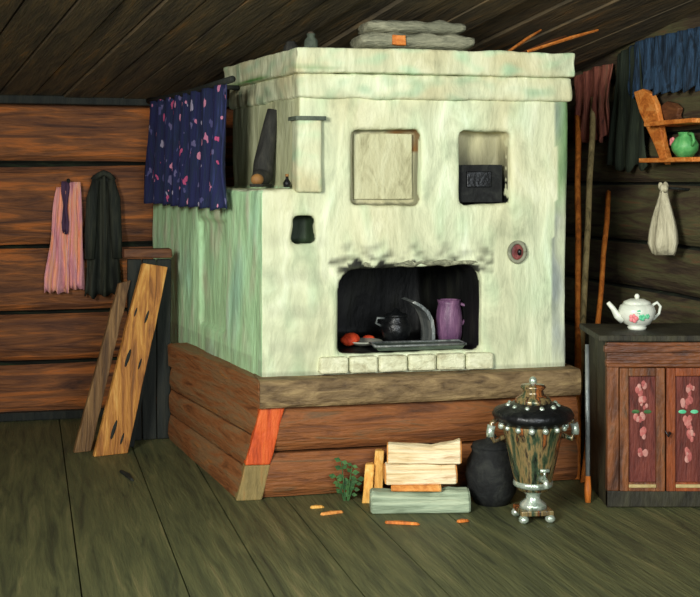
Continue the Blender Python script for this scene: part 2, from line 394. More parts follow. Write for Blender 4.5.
stove = thing('russian_stove', 'big whitewashed stove on a wooden base in the middle of the room', 'stove', SO)
Z0 = .372 * U; ZL = .9625 * U; ZT = 1.262 * U; UU = .118 * U; VB = 1.445 * U; VU = .70 * U
m = MB(); sprism(m, 0, W, 0, VB, Z0 - .06, ZL)
body = m.build('body', mt['lime'], stove)
m = MB(); sprism(m, UU, W, 0, VU, ZL - .05, ZT); cu = m.build('x', mt['lime'], stove)
cuts = [cu]; boolean(body, cu, 'UNION')
def cutrect(px0, py0, px1, py1, depth, rnd=0):
    u0, z1 = fr(px0, py0); u1, z0 = fr(px1, py1)
    m = MB()
    pts = [(u0, z0), (u1, z0)]
    if rnd:
        for k in range(7):
            a = math.pi / 2 * k / 6; pts.append((u1 - rnd * .7 * (1 - math.cos(a)), z1 - rnd * .7 * (1 - math.sin(a))))
        for k in range(7):
            a = math.pi / 2 * k / 6; pts.append((u0 + rnd * (1 - math.sin(a)), z1 - rnd * (1 - math.cos(a))))
    else: pts += [(u1, z1), (u0, z1)]
    m.loft([[sp(u, -.2, z) for u, z in pts], [sp(u, depth, z) for u, z in pts]])
    o = m.build('x', mt['lime'], stove); cuts.append(o); boolean(body, o)
    return u0, u1, z0, z1
MO = cutrect(338, 268, 482, 350, .66, .10)
N1 = cutrect(352, 129, 421, 206, .075)
N2 = cutrect(461, 131, 512, 204, .13)
N3 = cutrect(293, 215, 316, 244, .11)
# shallow sunk panel in the left side
m = MB(); m.loft([[sp(-.2, v, z), sp(.022, v, z), sp(.022, v, z + .0), sp(-.2, v, z)] for v, z in ((0, 0), (0, 0))]) if False else None
m = MB()
def lp(v, z): return [sp(-.2, v, z), sp(.022, v, z)]
m.loft([[*lp(.55, .66), *reversed(lp(1.05, .66))], [*lp(.55, 1.22), *reversed(lp(1.05, 1.22))]])
o = m.build('x', mt['lime'], stove); cuts.append(o); boolean(body, o)
q = body.modifiers.new('r', 'REMESH'); q.mode = 'VOXEL'; q.voxel_size = 0.0135
q = body.modifiers.new('s', 'SMOOTH'); q.iterations = 2; q.factor = .5
bake(body)
for o in cuts: bpy.data.objects.remove(o)

def clamp(x, a=0., b=1.): return max(a, min(b, x))
def mixc(a, b, t): return tuple(a[i] + (b[i] - a[i]) * t for i in range(3))
INV = Matrix(((EF.x, ES.x), (EF.y, ES.y))).inverted()
def uv_of(co):
    w = INV @ Vector((co.x, co.y)); return w.x, w.y
cW = lin((230, 238, 208))[:3]; cG = lin((204, 250, 200))[:3]; cY = lin((218, 212, 174))[:3]
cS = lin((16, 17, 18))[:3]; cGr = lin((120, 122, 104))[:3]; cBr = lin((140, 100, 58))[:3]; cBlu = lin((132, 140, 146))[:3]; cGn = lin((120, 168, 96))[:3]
cMint = lin((196, 226, 190))[:3]
def paint_body(o):
    me = o.data; me.update()
    at = me.attributes.new('paint', 'FLOAT_COLOR', 'POINT')
    NN = [v.normal.copy() for v in me.vertices]; out = []
    for i, v in enumerate(me.vertices):
        co = v.co.copy(); nn = NN[i]; u, w = uv_of(co); z = co.z
        n1 = noise.noise((co.x * 4, co.y * 4, co.z * 2.2)); n2 = noise.noise((co.x * 13, co.y * 13, co.z * 5)); n3 = noise.noise((co.x * 22 + 5, co.y * 22, co.z * 40))
        c = mixc(cW, cY, clamp(.35 + n1 * .9) * (0.35 + .65 * clamp((z - 1.0) / .6)))
        c = mixc(c, cMint, clamp(n2 * 1.3) * .55)
        left = -nn.dot(EF)
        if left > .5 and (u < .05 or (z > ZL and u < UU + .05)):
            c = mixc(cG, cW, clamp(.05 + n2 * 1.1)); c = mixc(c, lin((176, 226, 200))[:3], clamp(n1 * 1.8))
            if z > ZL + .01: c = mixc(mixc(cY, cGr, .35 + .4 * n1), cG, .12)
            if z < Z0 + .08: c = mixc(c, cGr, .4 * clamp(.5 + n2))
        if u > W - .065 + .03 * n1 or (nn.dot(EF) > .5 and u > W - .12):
            c = mixc(c, cBlu, .85 * clamp(.65 + n2)); c = mixc(c, cGn, clamp(n1 * 2.6 + .1) * .85)  # grey shadow of the right edge painted in, with green streaks
        inm = MO[0] - .03 < u < MO[1] + .03 and MO[2] - .03 < z < MO[3] + .03
        if inm and w > .03: c = mixc(cS, cGr, clamp(n2) * .15)
        elif MO[0] - .04 < u < MO[1] + .05 and MO[3] - .03 < z < MO[3] + .16 and w < .05:
            t = clamp(1.25 - (z - MO[3]) / (.10 + .08 * n2)); c = mixc(c, lin((86, 88, 72))[:3], t * clamp(.35 + 1.5 * n3))
            if MO[0] + .02 < u < MO[1] - .01 and z < MO[3] + .016 + .035 * n3 + .02 * n2: c = mixc(c, cS, .9)
        if N1[0] < u < N1[1] and N1[2] < z < N1[3] and w > .02:
            c = mixc(cY, cGr, .25 + .3 * clamp(n2)); 
            if w < .068: c = mixc(c, cGr, .6)  # niche sides greyed: their shadow is put into the paint
            if u > N1[1] - .14 and z > N1[3] - .10: c = mixc(c, cBr, clamp(.5 + 1.5 * n2))
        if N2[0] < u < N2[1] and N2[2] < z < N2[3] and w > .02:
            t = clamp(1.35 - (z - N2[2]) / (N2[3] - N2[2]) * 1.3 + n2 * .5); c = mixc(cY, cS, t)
        if N3[0] < u < N3[1] and N3[2] < z < N3[3] and w > .02: c = mixc(cS, lin((64, 84, 60))[:3], .45 + .3 * n2)
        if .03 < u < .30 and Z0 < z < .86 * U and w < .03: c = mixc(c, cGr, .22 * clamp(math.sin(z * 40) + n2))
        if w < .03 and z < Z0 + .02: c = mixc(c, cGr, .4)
        at.data[i].color = (*c, 1)
        # hand-plastered surface
        amp = .010 if not inm else .006
        d = n1 * amp + n2 * .005 + (.004 * math.sin(z * 42 + n1 * 2) if (.02 < u < .32 and z < .9 * U and w < .05) else 0)
        out.extend(co + nn * d)
    me.vertices.foreach_set('co', out); me.update(); me.shade_smooth()
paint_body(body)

def limepart(name, rects, parent, vox=.012, col=None, amp=.009, mat=None):
    m = MB()
    for r in rects: sprism(m, *r)
    o = m.build(name, mat or mt['lime'], parent)
    q = o.modifiers.new('r', 'REMESH'); q.mode = 'VOXEL'; q.voxel_size = vox
    q = o.modifiers.new('s', 'SMOOTH'); q.iterations = 2; q.factor = .5
    bake(o); me = o.data
    at = me.attributes.new('paint', 'FLOAT_COLOR', 'POINT')
    NN = [v.normal.copy() for v in me.vertices]; out = []
    for i, v in enumerate(me.vertices):
        co = v.co.copy(); nn = NN[i]
        n1 = noise.noise((co.x * 4, co.y * 4, co.z * 9)); n2 = noise.noise((co.x * 11, co.y * 11, co.z * 21)); n4 = noise.noise((co.x * 2.2, co.y * 2.2, co.z * 30))
        c = mixc(cW, cY, clamp(.5 + n1)); c = mixc(c, cMint, clamp(n2 * 1.4))
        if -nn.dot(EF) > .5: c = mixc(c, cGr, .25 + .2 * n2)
        if col: c = col(c, co, n1, n2, n4)
        at.data[i].color = (*c, 1); out.extend(co + nn * (n1 * amp + n2 * amp * .6))
    me.vertices.foreach_set('co', out); me.update(); me.shade_smooth(); return o
ZM = 1.334 * U; ZC = 1.412 * U
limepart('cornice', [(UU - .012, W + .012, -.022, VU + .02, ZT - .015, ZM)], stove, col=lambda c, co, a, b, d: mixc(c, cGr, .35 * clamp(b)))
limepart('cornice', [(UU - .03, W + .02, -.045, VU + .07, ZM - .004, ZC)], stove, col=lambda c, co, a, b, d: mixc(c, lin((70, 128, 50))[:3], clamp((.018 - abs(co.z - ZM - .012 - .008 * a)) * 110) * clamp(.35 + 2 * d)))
# corner pilaster with a dark cap
ua, za = fr(299, 119); ub, zb = fr(320, 190)
pil = limepart('pilaster', [(UU - .02, ub, -.03, .05, ZL - .01, za)], stove, vox=.009, amp=.004)
m = MB(); sprism(m, UU - .03, ub + .012, -.042, .06, za - .006, za + .012); m.wob(.003, 9); m.build('pilaster_cap', mt['greengrey'], pil)
# row of whitewashed bricks under the mouth
u0, zq = fr(330, 352)
m = MB()
k = 6; uu0, uu1 = fr(318, 360)[0], fr(492, 360)[0]
for i in range(k):
    a = uu0 + (uu1 - uu0) * i / k; b = uu0 + (uu1 - uu0) * (i + 1) / k - .008
    sprism(m, a, b, -.035, .02, Z0 + .012, MO[2] - .008)
hs = m.wob(.004, 8).build('hearth_sill', mt['china'], stove, bevel=.012)
hs.data.materials[0] = M('sill_limewash', [(176, 172, 138), (214, 216, 182), (232, 232, 204)], (2, 2, 3), 6, .6, .5)
# ragged plaster lip above the mouth
m = MB(); pts = []; rad = []
for i in range(26):
    u = MO[0] - .02 + (MO[1] - MO[0] + .05) * i / 25
    pts.append(sp(u, .008, MO[3] + .016 + .014 * noise.noise((i * .9, 1, 1)))); rad.append(max(.003, (.013 + .014 * noise.noise((i * 1.3, 5, 1))) * math.sin(math.pi * (i + .6) / 26.2) ** .5))
m.tube(pts, rad, 8).wob(.005, 30).build('mouth_lip', M('sooty_lip', [(70, 72, 60), (132, 134, 110), (196, 198, 166)], (2, 2, 4), 14, .7, .5), stove, smooth=True)
# round vent
uv_, zv = fr(516, 252)
vm = Matrix.Rotation(A12, 3, 'Z') @ Matrix.Rotation(math.pi / 2, 3, 'X')
m = MB(); ring = []
cen = sp(uv_, -.012, zv)
m.tube([cen + EF * (.039 * math.cos(a)) + Vector((0, 0, .045 * math.sin(a))) for a in [2 * math.pi * i / 24 for i in range(25)]], .010, 8)
vr = m.wob(.003, 20).build('vent_ring', mt['ventgrey'], stove, smooth=True)
m = MB(); m.lathe([(.001, -.03), (.034, -.03), (.036, .005), (.028, .014), (.012, .010), (.001, .008)], n=20)
for v in m.bm.verts: v.co = vm @ Vector((v.co.x * .95, v.co.y * 1.1, v.co.z)) + sp(uv_, -.004, zv)
vp = m.build('vent_plug', mt['ventred'], vr, smooth=True)
m = MB(); m.ball(sp(uv_ + .005, -.022, zv), (.010, .010, .016)); m.build('knob', mt['iron'], vp, smooth=True)
# sunk cream board in the left niche, iron door low in the right niche
ni = .012
m = MB(); m.box((0, 0, 0), (N1[1] - N1[0] - .05, .02, N1[3] - N1[2] - .05), None, 5).wob(.003, 8)
for v in m.bm.verts: v.co = EF * (v.co.x + (N1[0] + N1[1]) / 2 + .006) + ES * (.062 + v.co.y) + Vector((0, 0, v.co.z + (N1[2] + N1[3]) / 2 + .006))
m.build('niche_panel', mt['cream'], stove, bevel=.004)
hh = (N2[3] - N2[2])
m = MB(); m.box((0, 0, 0), (N2[1] - N2[0] - .03, .018, hh * .52), None, 3).wob(.002, 8)
for v in m.bm.verts: v.co = EF * (v.co.x + (N2[0] + N2[1]) / 2 - .01) + ES * (.05 + v.co.y) + Vector((0, 0, v.co.z + N2[2] + hh * .28))
dr = m.build('iron_door', mt['soot'], stove, bevel=.004)
m = MB(); m.box((0, 0, 0), (.12, .014, .075), None, 2).wob(.002, 8)
for v in m.bm.verts: v.co = EF * (v.co.x + (N2[0] + N2[1]) / 2 - .02) + ES * (.038 + v.co.y) + Vector((0, 0, v.co.z + N2[2] + hh * .34))
m.build('door_plate', mt['iron'], dr, bevel=.004)

# wooden base
def L(px, d, z): 
    p = atz(px, d, z); return p - SO
ZE = .288 * U
B0 = G(238, 500) - SO; B1 = atz(170, 4.58, 0) - SO
T0 = L(262, 3.735, ZE); T1 = L(172, 4.56, ZE)
FR_ = sp(W + .02, -.03, 0)           # front right foot
FRB = sp(W + .02, VB - .05, 0)
m = MB()
m.loft([[B0 + Vector((.05, .05, 0)), FR_ + Vector((-.02, .05, 0)), FRB, B1 + Vector((.06, .0, 0))],
        [T0 + Vector((.04, .05, 0)), FR_ + Vector((-.02, .05, ZE)), FRB + Vector((0, 0, ZE)), T1 + Vector((.06, 0, 0))]])
m.build('base_core', mt['under'], stove)
def lerp(a, b, t): return a + (b - a) * t
# front: three planks between corner post and right end
for k in range(2):
    a, b = k / 2 + .015, (k + 1) / 2 - .015
    rings = []
    for i in range(15):
        t = i / 14
        lo = lerp(B0 + EF * .10, FR_, t); hi = lerp(T0 + EF * (.09 if k else .10), FR_ + Vector((0, 0, ZE)), t)
        ring = []
        for q in range(7):
            f = a + (b - a) * q / 6
            p = lerp(lo, hi, f); bul = .028 * (1 - abs(2 * q / 6 - 1) ** 3)
            ring.append(p + NF * (bul + .006 * noise.noise((t * 7, f * 6, k))))
        ring.append(lerp(lo, hi, b) - NF * .05); ring.append(lerp(lo, hi, a) - NF * .05)
        rings.append(ring)
    m = MB(); m.loft(rings); m.build('front_plank', mt['wood'], stove)
# left side planks
SN = Vector((-math.cos(A22), -math.sin(A22), 0))
for k, (a, b) in enumerate(((.0, .34), (.36, .67), (.69, .985))):
    rings = []
    for i in range(9):
        t = i / 8
        lo = lerp(B0, B1, t); hi = lerp(T0, T1, t); ring = []
        for q in range(5):
            f = a + (b - a) * q / 4
            ring.append(lerp(lo, hi, f) + SN * (.012 * (1 - abs(2 * q / 4 - 1) ** 3) + .004 * noise.noise((t * 5, f * 6, k))))
        ring.append(lerp(lo, hi, b) - SN * .05); ring.append(lerp(lo, hi, a) - SN * .05)
        rings.append(ring)
    m = MB(); m.loft(rings); m.build('side_plank', mt['woodside'], stove)
# slanting corner post, orange above, khaki foot
def postring(f, w=.105):
    p = lerp(B0, T0, f) + NF * .012
    return [p - EF * .012 + NF * .012, p + EF * w + NF * .018, p + EF * w - NF * .05, p - EF * .012 - NF * .05]
m = MB(); m.loft([postring(.38 + .62 * i / 6, .10) for i in range(7)]); m.wob(.004, 9)
pst = m.build('corner_post', mt['orange'], stove, bevel=.008)
m = MB(); m.loft([postring(.38 * i / 4, .102) for i in range(5)]); m.wob(.003, 9)
for v in m.bm.verts: v.co.z = max(v.co.z, 0.001)
m.build('post_foot', mt['khaki'], pst, bevel=.006)
# ledges
ZF = Z0 + .004
TF0 = T0 + NF * .045 + SN * .018; TFR = FR_ + Vector((0, 0, ZE)) + NF * .045
m = MB(); rings = []
for i in range(19):
    t = i / 18; p = lerp(TF0, TFR, t); p = Vector((p.x, p.y, 0)); ring = []
    for a in range(8):
        an = -math.pi / 2 + math.pi * a / 7
        ring.append(p + NF * (.022 * math.cos(an) + .004 * noise.noise((t * 12, a, 0))) + Vector((0, 0, (ZE + ZF) / 2 + (ZF - ZE) / 2 * math.copysign(abs(math.sin(an)) ** .55, math.sin(an)))))
    ring.append(p - NF * .20 + Vector((0, 0, ZF))); ring.append(p - NF * .20 + Vector((0, 0, ZE)))
    rings.append(ring)
m.loft(rings); m.build('front_ledge', mt['ledge'], stove)
m = MB(); rings = []
TS0 = T0 + SN * .02 + NF * .045; TS1 = T1 + SN * .02
for i in range(9):
    t = i / 8; p = lerp(TS0, TS1, t); p = Vector((p.x, p.y, 0)); w = .004 * noise.noise((t * 7, 1, 4))
    rings.append([p + SN * w + Vector((0, 0, ZE)), p + SN * (w + .004) + Vector((0, 0, ZF - .012)), p - SN * .01 + Vector((0, 0, ZF - .004)), p - SN * .22 + Vector((0, 0, ZF - .004)), p - SN * .22 + Vector((0, 0, ZE))])
m.loft(rings); m.build('side_ledge', mt['woodside'], stove)

# ------------------------------------------------------------------ things in the oven mouth
HZf = MO[2] + .008     # hearth floor
def mouth(px, v): # place by column, v metres behind the front
    u, z = fr(px, 300); p = SO + sp(0, v, 0)
    w = hit(px, 300, p, NF); return Vector((w.x, w.y, HZf))
t0 = mouth(418, .055)
tr = thing('baking_tray', 'long dark flat tray lying across the front of the oven mouth', 'tray', t0, A12)
m = MB(); m.loft([[(-.20, -.05, 0), (.20, -.05, 0), (.20, .05, 0), (-.20, .05, 0)], [(-.215, -.062, .022), (.215, -.062, .022), (.215, .065, .022), (-.215, .065, .022)]])
m.build('pan', mt['tray'], tr, bevel=.005)
m = MB(); m.tube([(-.215, -.064, .024), (.215, -.064, .024), (.217, .067, .024), (-.217, .067, .024), (-.215, -.064, .024)], .006, 6); m.build('rim', mt['ironsheet'], tr, smooth=True)
p0 = mouth(396, .24)
po = thing('cooking_pot', 'round black iron pot in the middle of the oven mouth', 'pot', p0, 0)
m = MB(); m.lathe([(.001, 0), (.042, 0), (.062, .03), (.074, .07), (.070, .10), (.052, .122), (.056, .134), (.048, .134), (.044, .12), (.001, .10)], n=24); m.build('bowl', mt['iron'], po, smooth=True)
m = MB(); m.lathe([(.058, .132), (.050, .144), (.02, .152), (.012, .168), (.001, .17)], n=20); m.build('lid', mt['iron'], po, smooth=True)
m = MB(); m.tube([(-.07, 0, .085), (-.095, -.01, .10), (-.09, -.01, .125), (-.055, 0, .122)], .006, 6); m.build('handle', mt['ironsheet'], po, smooth=True)
p0 = mouth(425, .25)
ds = thing('oven_shutter', 'curved grey iron sheet standing edge-on right of the black pot', 'shutter', p0, A12)
m = MB(); prof_ = [(.006, 0), (.006, .07), (-.002, .115), (-.022, .155), (-.055, .185), (-.092, .205)]
m.loft([[(x, y_, z) for x, z in prof_] + [(x + .016, y_, z + (.006 if z > .1 else 0)) for x, z in reversed(prof_)] for y_ in (-.10, -.03, .04, .10)])
m.build('sheet', mt['ironsheet'], ds)
m = MB(); m.tube([(.018, -.04, .06), (.034, -.04, .065), (.034, .03, .065), (.018, .03, .06)], .005, 6); m.build('handle', mt['iron'], ds, smooth=True)
p0 = mouth(449, .20)
jg = thing('clay_jug', 'tall plum-coloured jug at the right end of the oven mouth', 'jug', p0, 0)
m = MB(); m.lathe([(.001, 0), (.052, 0), (.062, .05), (.064, .12), (.058, .165), (.052, .19), (.057, .21), (.048, .21), (.046, .185), (.001, .17)], n=22); m.build('jug_body', mt['purple'], jg, smooth=True)
m = MB(); m.tube([(.054, 0, .19), (.085, 0, .18), (.09, 0, .13), (.06, 0, .09)], .008, 8); m.build('handle', mt['purple'], jg, smooth=True)
p0 = mouth(436, .33)
mg = thing('mug', 'small dull red mug left of the plum jug in the oven', 'mug', p0, 0)
m = MB(); m.lathe([(.001, 0), (.028, 0), (.031, .07), (.033, .10), (.028, .10), (.026, .02), (.001, .016)], n=18); m.build('mug_body', mt['redglaze'], mg, smooth=True)
m = MB(); m.tube([(-.03, 0, .08), (-.05, 0, .075), (-.05, 0, .04), (-.03, 0, .03)], .005, 6); m.build('handle', mt['redglaze'], mg, smooth=True)
p0 = mouth(364, .235)
pl = thing('enamel_plate', 'pale plate lying left of the black pot in the oven mouth', 'plate', p0, 0)
m = MB(); m.lathe([(.001, .002), (.05, 0), (.085, .016), (.09, .02), (.084, .022), (.05, .008), (.001, .008)], n=26); m.build('dish', mt['plate'], pl, smooth=True)
for k, (px, v, s, lab) in enumerate(((349, .22, .05, 'larger orange-red lump at the left edge of the oven mouth'), (369, .33, .03, 'small orange lump behind the pale plate in the oven'))):
    m = MB(); m.ball((0, 0, s * .55), (s, s * .8, s * .58), 10).wob(s * .25, 14, k)
    o = m.build('ember', mt['embers'], None, smooth=True); o.location = mouth(px, v); tag(o, lab, 'ember')

# ------------------------------------------------------------------ on the stove
def onstove(u, v, z): return SO + sp(u, v, z)
b0 = onstove(.058 * U, .19 * U, ZL + .012)
bt = thing('felt_boot', 'dark tall boot with tan toe standing on the stove\'s left step', 'boot', b0, math.radians(-100))
m = MB(); m.tube([(-.035, 0, .05), (-.035, .004, .11), (-.045, .018, .2), (-.06, .034, .30), (-.07, .044, .365)], [.050, .048, .042, .036, .030], 14)
m.build('shaft', mt['felt'], bt, smooth=True)
m = MB(); m.tube([(-.085, 0, .045), (-.05, 0, .05), (.0, 0, .045), (.05, 0, .036), (.085, 0, .03)], [.028, .046, .044, .036, .016], 14, .95); m.build('foot', mt['felt'], bt, smooth=True)
m = MB(); m.ball((.07, 0, .034), (.032, .031, .028)); m.build('toe_cap', mt['tan'], bt, smooth=True)
m = MB(); m.loft([[(-.085, -.03, 0), (.09, -.03, 0), (.11, 0, 0), (.09, .03, 0), (-.085, .03, 0)], [(-.085, -.034, .014), (.09, -.034, .014), (.114, 0, .014), (.09, .034, .014), (-.085, .034, .014)]]); m.build('sole', mt['felt'], bt, bevel=.004)
sm_ = thing('small_bottle', 'tiny dark bottle standing at the foot of the stove\'s corner pilaster', 'bottle', onstove(.085 * U, -.035 + .06, ZL + .012), 0)
m = MB(); m.lathe([(.001, 0), (.016, 0), (.018, .02), (.012, .03), (.007, .038), (.007, .05), (.001, .05)], n=14); m.build('glass_body', mt['iron'], sm_, smooth=True)
m = MB(); m.lathe([(.006, .046), (.008, .05), (.008, .06), (.001, .06)], n=10); m.build('stopper', mt['tan'], sm_, smooth=True)
# felt bundle
bc = atz(411, 4.02, ZC + .012)
bd = thing('felt_bundle', 'folded grey felt bundle lying on top of the stove', 'bundle', bc, A12)
for k, (z, w, h, dp) in enumerate(((0, .54, .085, .30), (.078, .47, .065, .25))):
    m = MB(); rings = []
    for i in range(25):
        t = -1 + 2 * i / 24; e_ = (1 - abs(t) ** 12) ** .5 if abs(t) < 1 else .6
        e_ = max(e_, .6); ring = []
        for q in range(18):
            an = 2 * math.pi * q / 18; cx_, sx_ = math.cos(an), math.sin(an)
            yy = math.copysign(abs(cx_) ** .6, cx_) * dp / 2; zz = h / 2 + math.copysign(abs(sx_) ** .7, sx_) * h / 2 * e_
            wv = 1 + .16 * noise.noise((t * 3, q * .7, k)) + .05 * math.sin(t * 13 + k)
            ring.append((t * w / 2, yy * (.96 + .06 * wv), z + max(0, zz * (wv if sx_ > 0 else 1))))
        rings.append(ring)
    m.loft(rings); m.build('fold', mt['bundle'], bd, smooth=True)
m = MB(); m.box((-.10, -.150, .040), (.065, .022, .045), None, 2).wob(.006, 20); m.build('orange_patch', mt['shelf'], bd, bevel=.003)
jr = thing('clay_jar', 'small grey-green clay jar at the left of the stove top', 'jar', atz(311, 4.0, ZC + .006), 0)
m = MB(); m.lathe([(.001, 0), (.022, 0), (.034, .03), (.032, .06), (.018, .078), (.022, .092), (.016, .092), (.001, .07)], n=18); m.build('jar_body', mt['greengrey'], jr, smooth=True)
m = MB(); m.ball((0, 0, .094), (.017, .017, .010), 10); m.build('stopper', mt['cord'], jr, smooth=True)
jr2 = thing('clay_jar', 'squat dark pot beside the clay jar on the stove top', 'jar', atz(291, 4.05, ZC + .006), 0)
m = MB(); m.lathe([(.001, 0), (.026, 0), (.038, .022), (.034, .044), (.024, .052), (.028, .058), (.001, .05)], n=18); m.build('jar_body', mt['felt'], jr2, smooth=True)
m = MB(); m.lathe([(.026, .054), (.02, .064), (.001, .068)], n=14); m.build('lid', mt['felt'], jr2, smooth=True)
for (a, b, lab) in (((507, 42, 4.06), (541, 30, 4.25), 'short orange splint added as a lit beam edge right of the felt bundle'),
                    ((528, 46, 4.02), (598, 30, 4.22), 'long orange splint sticking out past the stove\'s right end'),
                    ((520, 45, 4.10), (566, 36, 4.3), 'thin brown splint lying between the two orange splints')):
    pa = atz(a[0], a[2], ZC + .018); pb = P(*b); pb.z = max(pb.z, ZC + .018)
    m = MB(); cN = (pa + pb) / 2
    m.tube([pa - cN, (pb - pa) * .1 + Vector((0, 0, .003)), pb - cN], [.007, .009, .005], 5)
    o = m.build('added_splint', mt['shelf'] if 'orange' in lab.split()[1] else mt['brown']); o.location = cN; tag(o, lab, 'splint', 'splints added for lit beam edges')  # orange splints stand in for ceiling-beam edges catching light

# ------------------------------------------------------------------ curtain and rod
LO = SO + Vector((-.028 * U, 0, 0))
def lineP(d): # point on the curtain line at depth d (multiples of U)
    y = d * U; t = (y - SO.y) / ES.y; return Vector((LO.x + ES.x * t, y, 0))
ca, cb = lineP(3.98), lineP(5.02)
wid = (cb - ca).length; cm = (ca + cb) / 2
zt = 1.325 * U
cr = thing('curtain_pole', 'dark pole carrying the flowered curtain, fixed to the back wall', 'pole', Vector((cm.x, cm.y, zt)), math.atan2(-ES.y, -ES.x))
m = MB(); cq = Matrix.Rotation(-math.atan2(-ES.y, -ES.x), 3, 'Z') @ (SO + sp(UU - .02, .58 * U, zt) - Vector((cm.x, cm.y, zt)))
m.tube([(-wid / 2 - .05, 0, .0), (-wid / 4, 0, -.008), (0, 0, -.012), (wid / 4, 0, -.006), (wid / 2 + .02, 0, .004)], .017, 10).wob(.003, 8); m.build('rod', mt['darkwood'], cr, smooth=True)
m = MB(); m.tube([(cq.x, 0, -.004), Vector((cq.x, cq.y * .5, 0)), cq], .013, 8); m.build('bracket', mt['darkwood'], cr, smooth=True)
m = cloth(wid * .93, zt - .905 * U, 64, 24, 8, .024, 1.0, 1.02, 3, .010)
cu = m.build('curtain', mt['curtain'], None, smooth=True, solid=.004)
cu.location = Vector((cm.x, cm.y, zt - .014)) + SN * .0; cu.rotation_euler = (0, 0, math.atan2(-ES.y, -ES.x))
tag(cu, 'navy curtain printed with pink flowers hanging left of the stove', 'curtain')

# ------------------------------------------------------------------ left side
def wallthing(fn, px, py, off, rot): 
    p = fn(px, py); return p + (-(RR if fn is onB else E)) * off
# pegs and garments
def peg(px, py, lab):
    o = thing('wall_peg', lab, 'peg', wallthing(onB, px, py, .0, R15), R15, 'pegs in the log wall')
    m = MB(); m.tube([(0, .03, 0), (0, -.05, .012), (0, -.075, .022)], [.011, .010, .012], 8); m.build('peg_shaft', mt['darkwood'], o, smooth=True)
    return o
peg(68, 184, 'wooden peg holding the pink towel'); peg(106, 178, 'wooden peg holding the dark coat')
p = wallthing(onB, 67, 182, .035, R15)
tw = thing('towel', 'pink cloth hanging on the log wall left of the dark coat', 'towel', p, R15)
s_ = 4.96 * U / F
m = cloth(22 * s_, 108 * s_, 20, 16, 3, .014, .62, 1.0, 1, .015); 
for v in m.bm.verts: v.co += Vector((.036, 0, 0))
m.build('right_fall', mt['pink'], tw, smooth=True, solid=.005)
m = cloth(24 * s_, 106 * s_, 20, 16, 3, .014, .35, 1.0, 2, .015)
for v in m.bm.verts: v.co += Vector((-.035 + .12 * v.co.z * .35, -.004, -.03))
m.build('left_fall', mt['pink'], tw, smooth=True, solid=.005)
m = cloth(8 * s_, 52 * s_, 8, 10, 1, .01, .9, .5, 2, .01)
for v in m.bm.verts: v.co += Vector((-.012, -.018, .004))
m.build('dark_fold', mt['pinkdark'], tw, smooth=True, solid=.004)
p = wallthing(onB, 106, 175, .04, R15)
ct = thing('coat', 'black coat hanging on the log wall beside the pink cloth', 'coat', p + E * -.02, R15)
m = cloth(36 * s_, 122 * s_, 26, 18, 3, .020, .55, 1.0, 5, .02); m.build('coat_body', mt['coat'], ct, smooth=True, solid=.008)
for sx in (-1, 1):
    m = MB(); m.tube([(sx * .045, -.03, -.03), (sx * .068, -.045, -.14), (sx * .076, -.05, -.34), (sx * .082, -.05, -.50)], [.022, .034, .034, .030], 10, .6).wob(.006, 12, sx)
    m.build('sleeve', mt['coat'], ct, smooth=True)
m = MB(); m.tube([(-.06, -.02, -.03), (-.03, -.035, .0), (0, -.02, .014), (.03, -.035, .0), (.06, -.02, -.03)], .018, 8).wob(.004, 14); m.build('collar', mt['coat'], ct, smooth=True)

# partition beside the stove base
pc = atz(149, 4.60, 0)
pt = thing('wooden_partition', 'dark upright board partition with brown cap rail left of the stove', 'partition', pc, R15)
pz = 1.005
m = MB()
for i in range(3): m.box((-.079 + .079 * i, 0, pz / 2 - .01), (.075, .05, pz - .02), None, 4, 2)
m.wob(.004, 6).build('boards', mt['darkwood'], pt, bevel=.005)
m = MB(); m.box((-.01, 0, pz + .015), (.26, .10, .05), None, 4, 0).wob(.005, 8); m.build('cap_rail', mt['brown'], pt, bevel=.008)

def leaning_plank(name, b0, b1, t0, t1, thick, mat, lab, knots=()):
    """board from its two bottom corners to its two top corners"""
    o_ = (b0 + b1) / 2; o = thing(name, lab, 'plank', o_, 0, 'planks leaning by the stove')
    n = ((b1 - b0).cross(t0 - b0)).normalized()
    if n.y > 0: n = -n
    m = MB(); rings = []
    for i in range(13):
        f = i / 12; a = lerp(b0, t0, f) - o_; b = lerp(b1, t1, f) - o_
        w = n * .004 * noise.noise((f * 6, thick * 90, 1)); e = (b - a).normalized() * .006 * noise.noise((f * 9, thick * 70, 4))
        back = -n * thick
        rings.append([a + w + e, a + (b - a) * .5 + w * 1.4, b + w - e, b + w - e + back, a + (b - a) * .5 + back + w, a + w + e + back])
    m.loft(rings)
    for v in m.bm.verts: v.co.z = max(v.co.z, 0)
    m.build('board', mat, o, bevel=.004)
    for (f, g, s) in knots:
        c = lerp(lerp(b0, t0, f), lerp(b1, t1, f), g) - o_ + n * .001
        ax = (t0 - b0).normalized(); ay = (b1 - b0).normalized()
        m = MB(); m.ball((0, 0, 0), (1, 1, 1), 10)
        for v in m.bm.verts: v.co = c + ax * (v.co.x * s) + (ay * .22 + ax * .3) * (v.co.y * s) + n * (v.co.z * .004)
        m.build('knot', mt['darkwood'], o, smooth=True)
    return o
def GB(px, d): return atz(px, d, 0)
leaning_plank('plank', GB(94, 4.30), GB(128, 4.36), P(143, 263, 4.52), P(168, 267, 4.53), .035, mt['plank'], 'wide ochre plank with dark knots leaning right of the narrow plank', ((.13, .40, .05), (.08, .72, .03), (.50, .30, .05), (.47, .75, .03), (.72, .62, .035), (.74, .18, .025)))
leaning_plank('plank', GB(74, 4.36), GB(91, 4.39), P(119, 283, 4.54), P(131, 280, 4.55), .03, mt['plank2'], 'narrow brown plank leftmost of the leaning planks')
leaning_plank('plank', GB(112, 4.44), GB(134, 4.46), P(150, 272, 4.565), P(166, 272, 4.565), .02, mt['darkwood'], 'dark plank hidden behind the wide ochre plank')

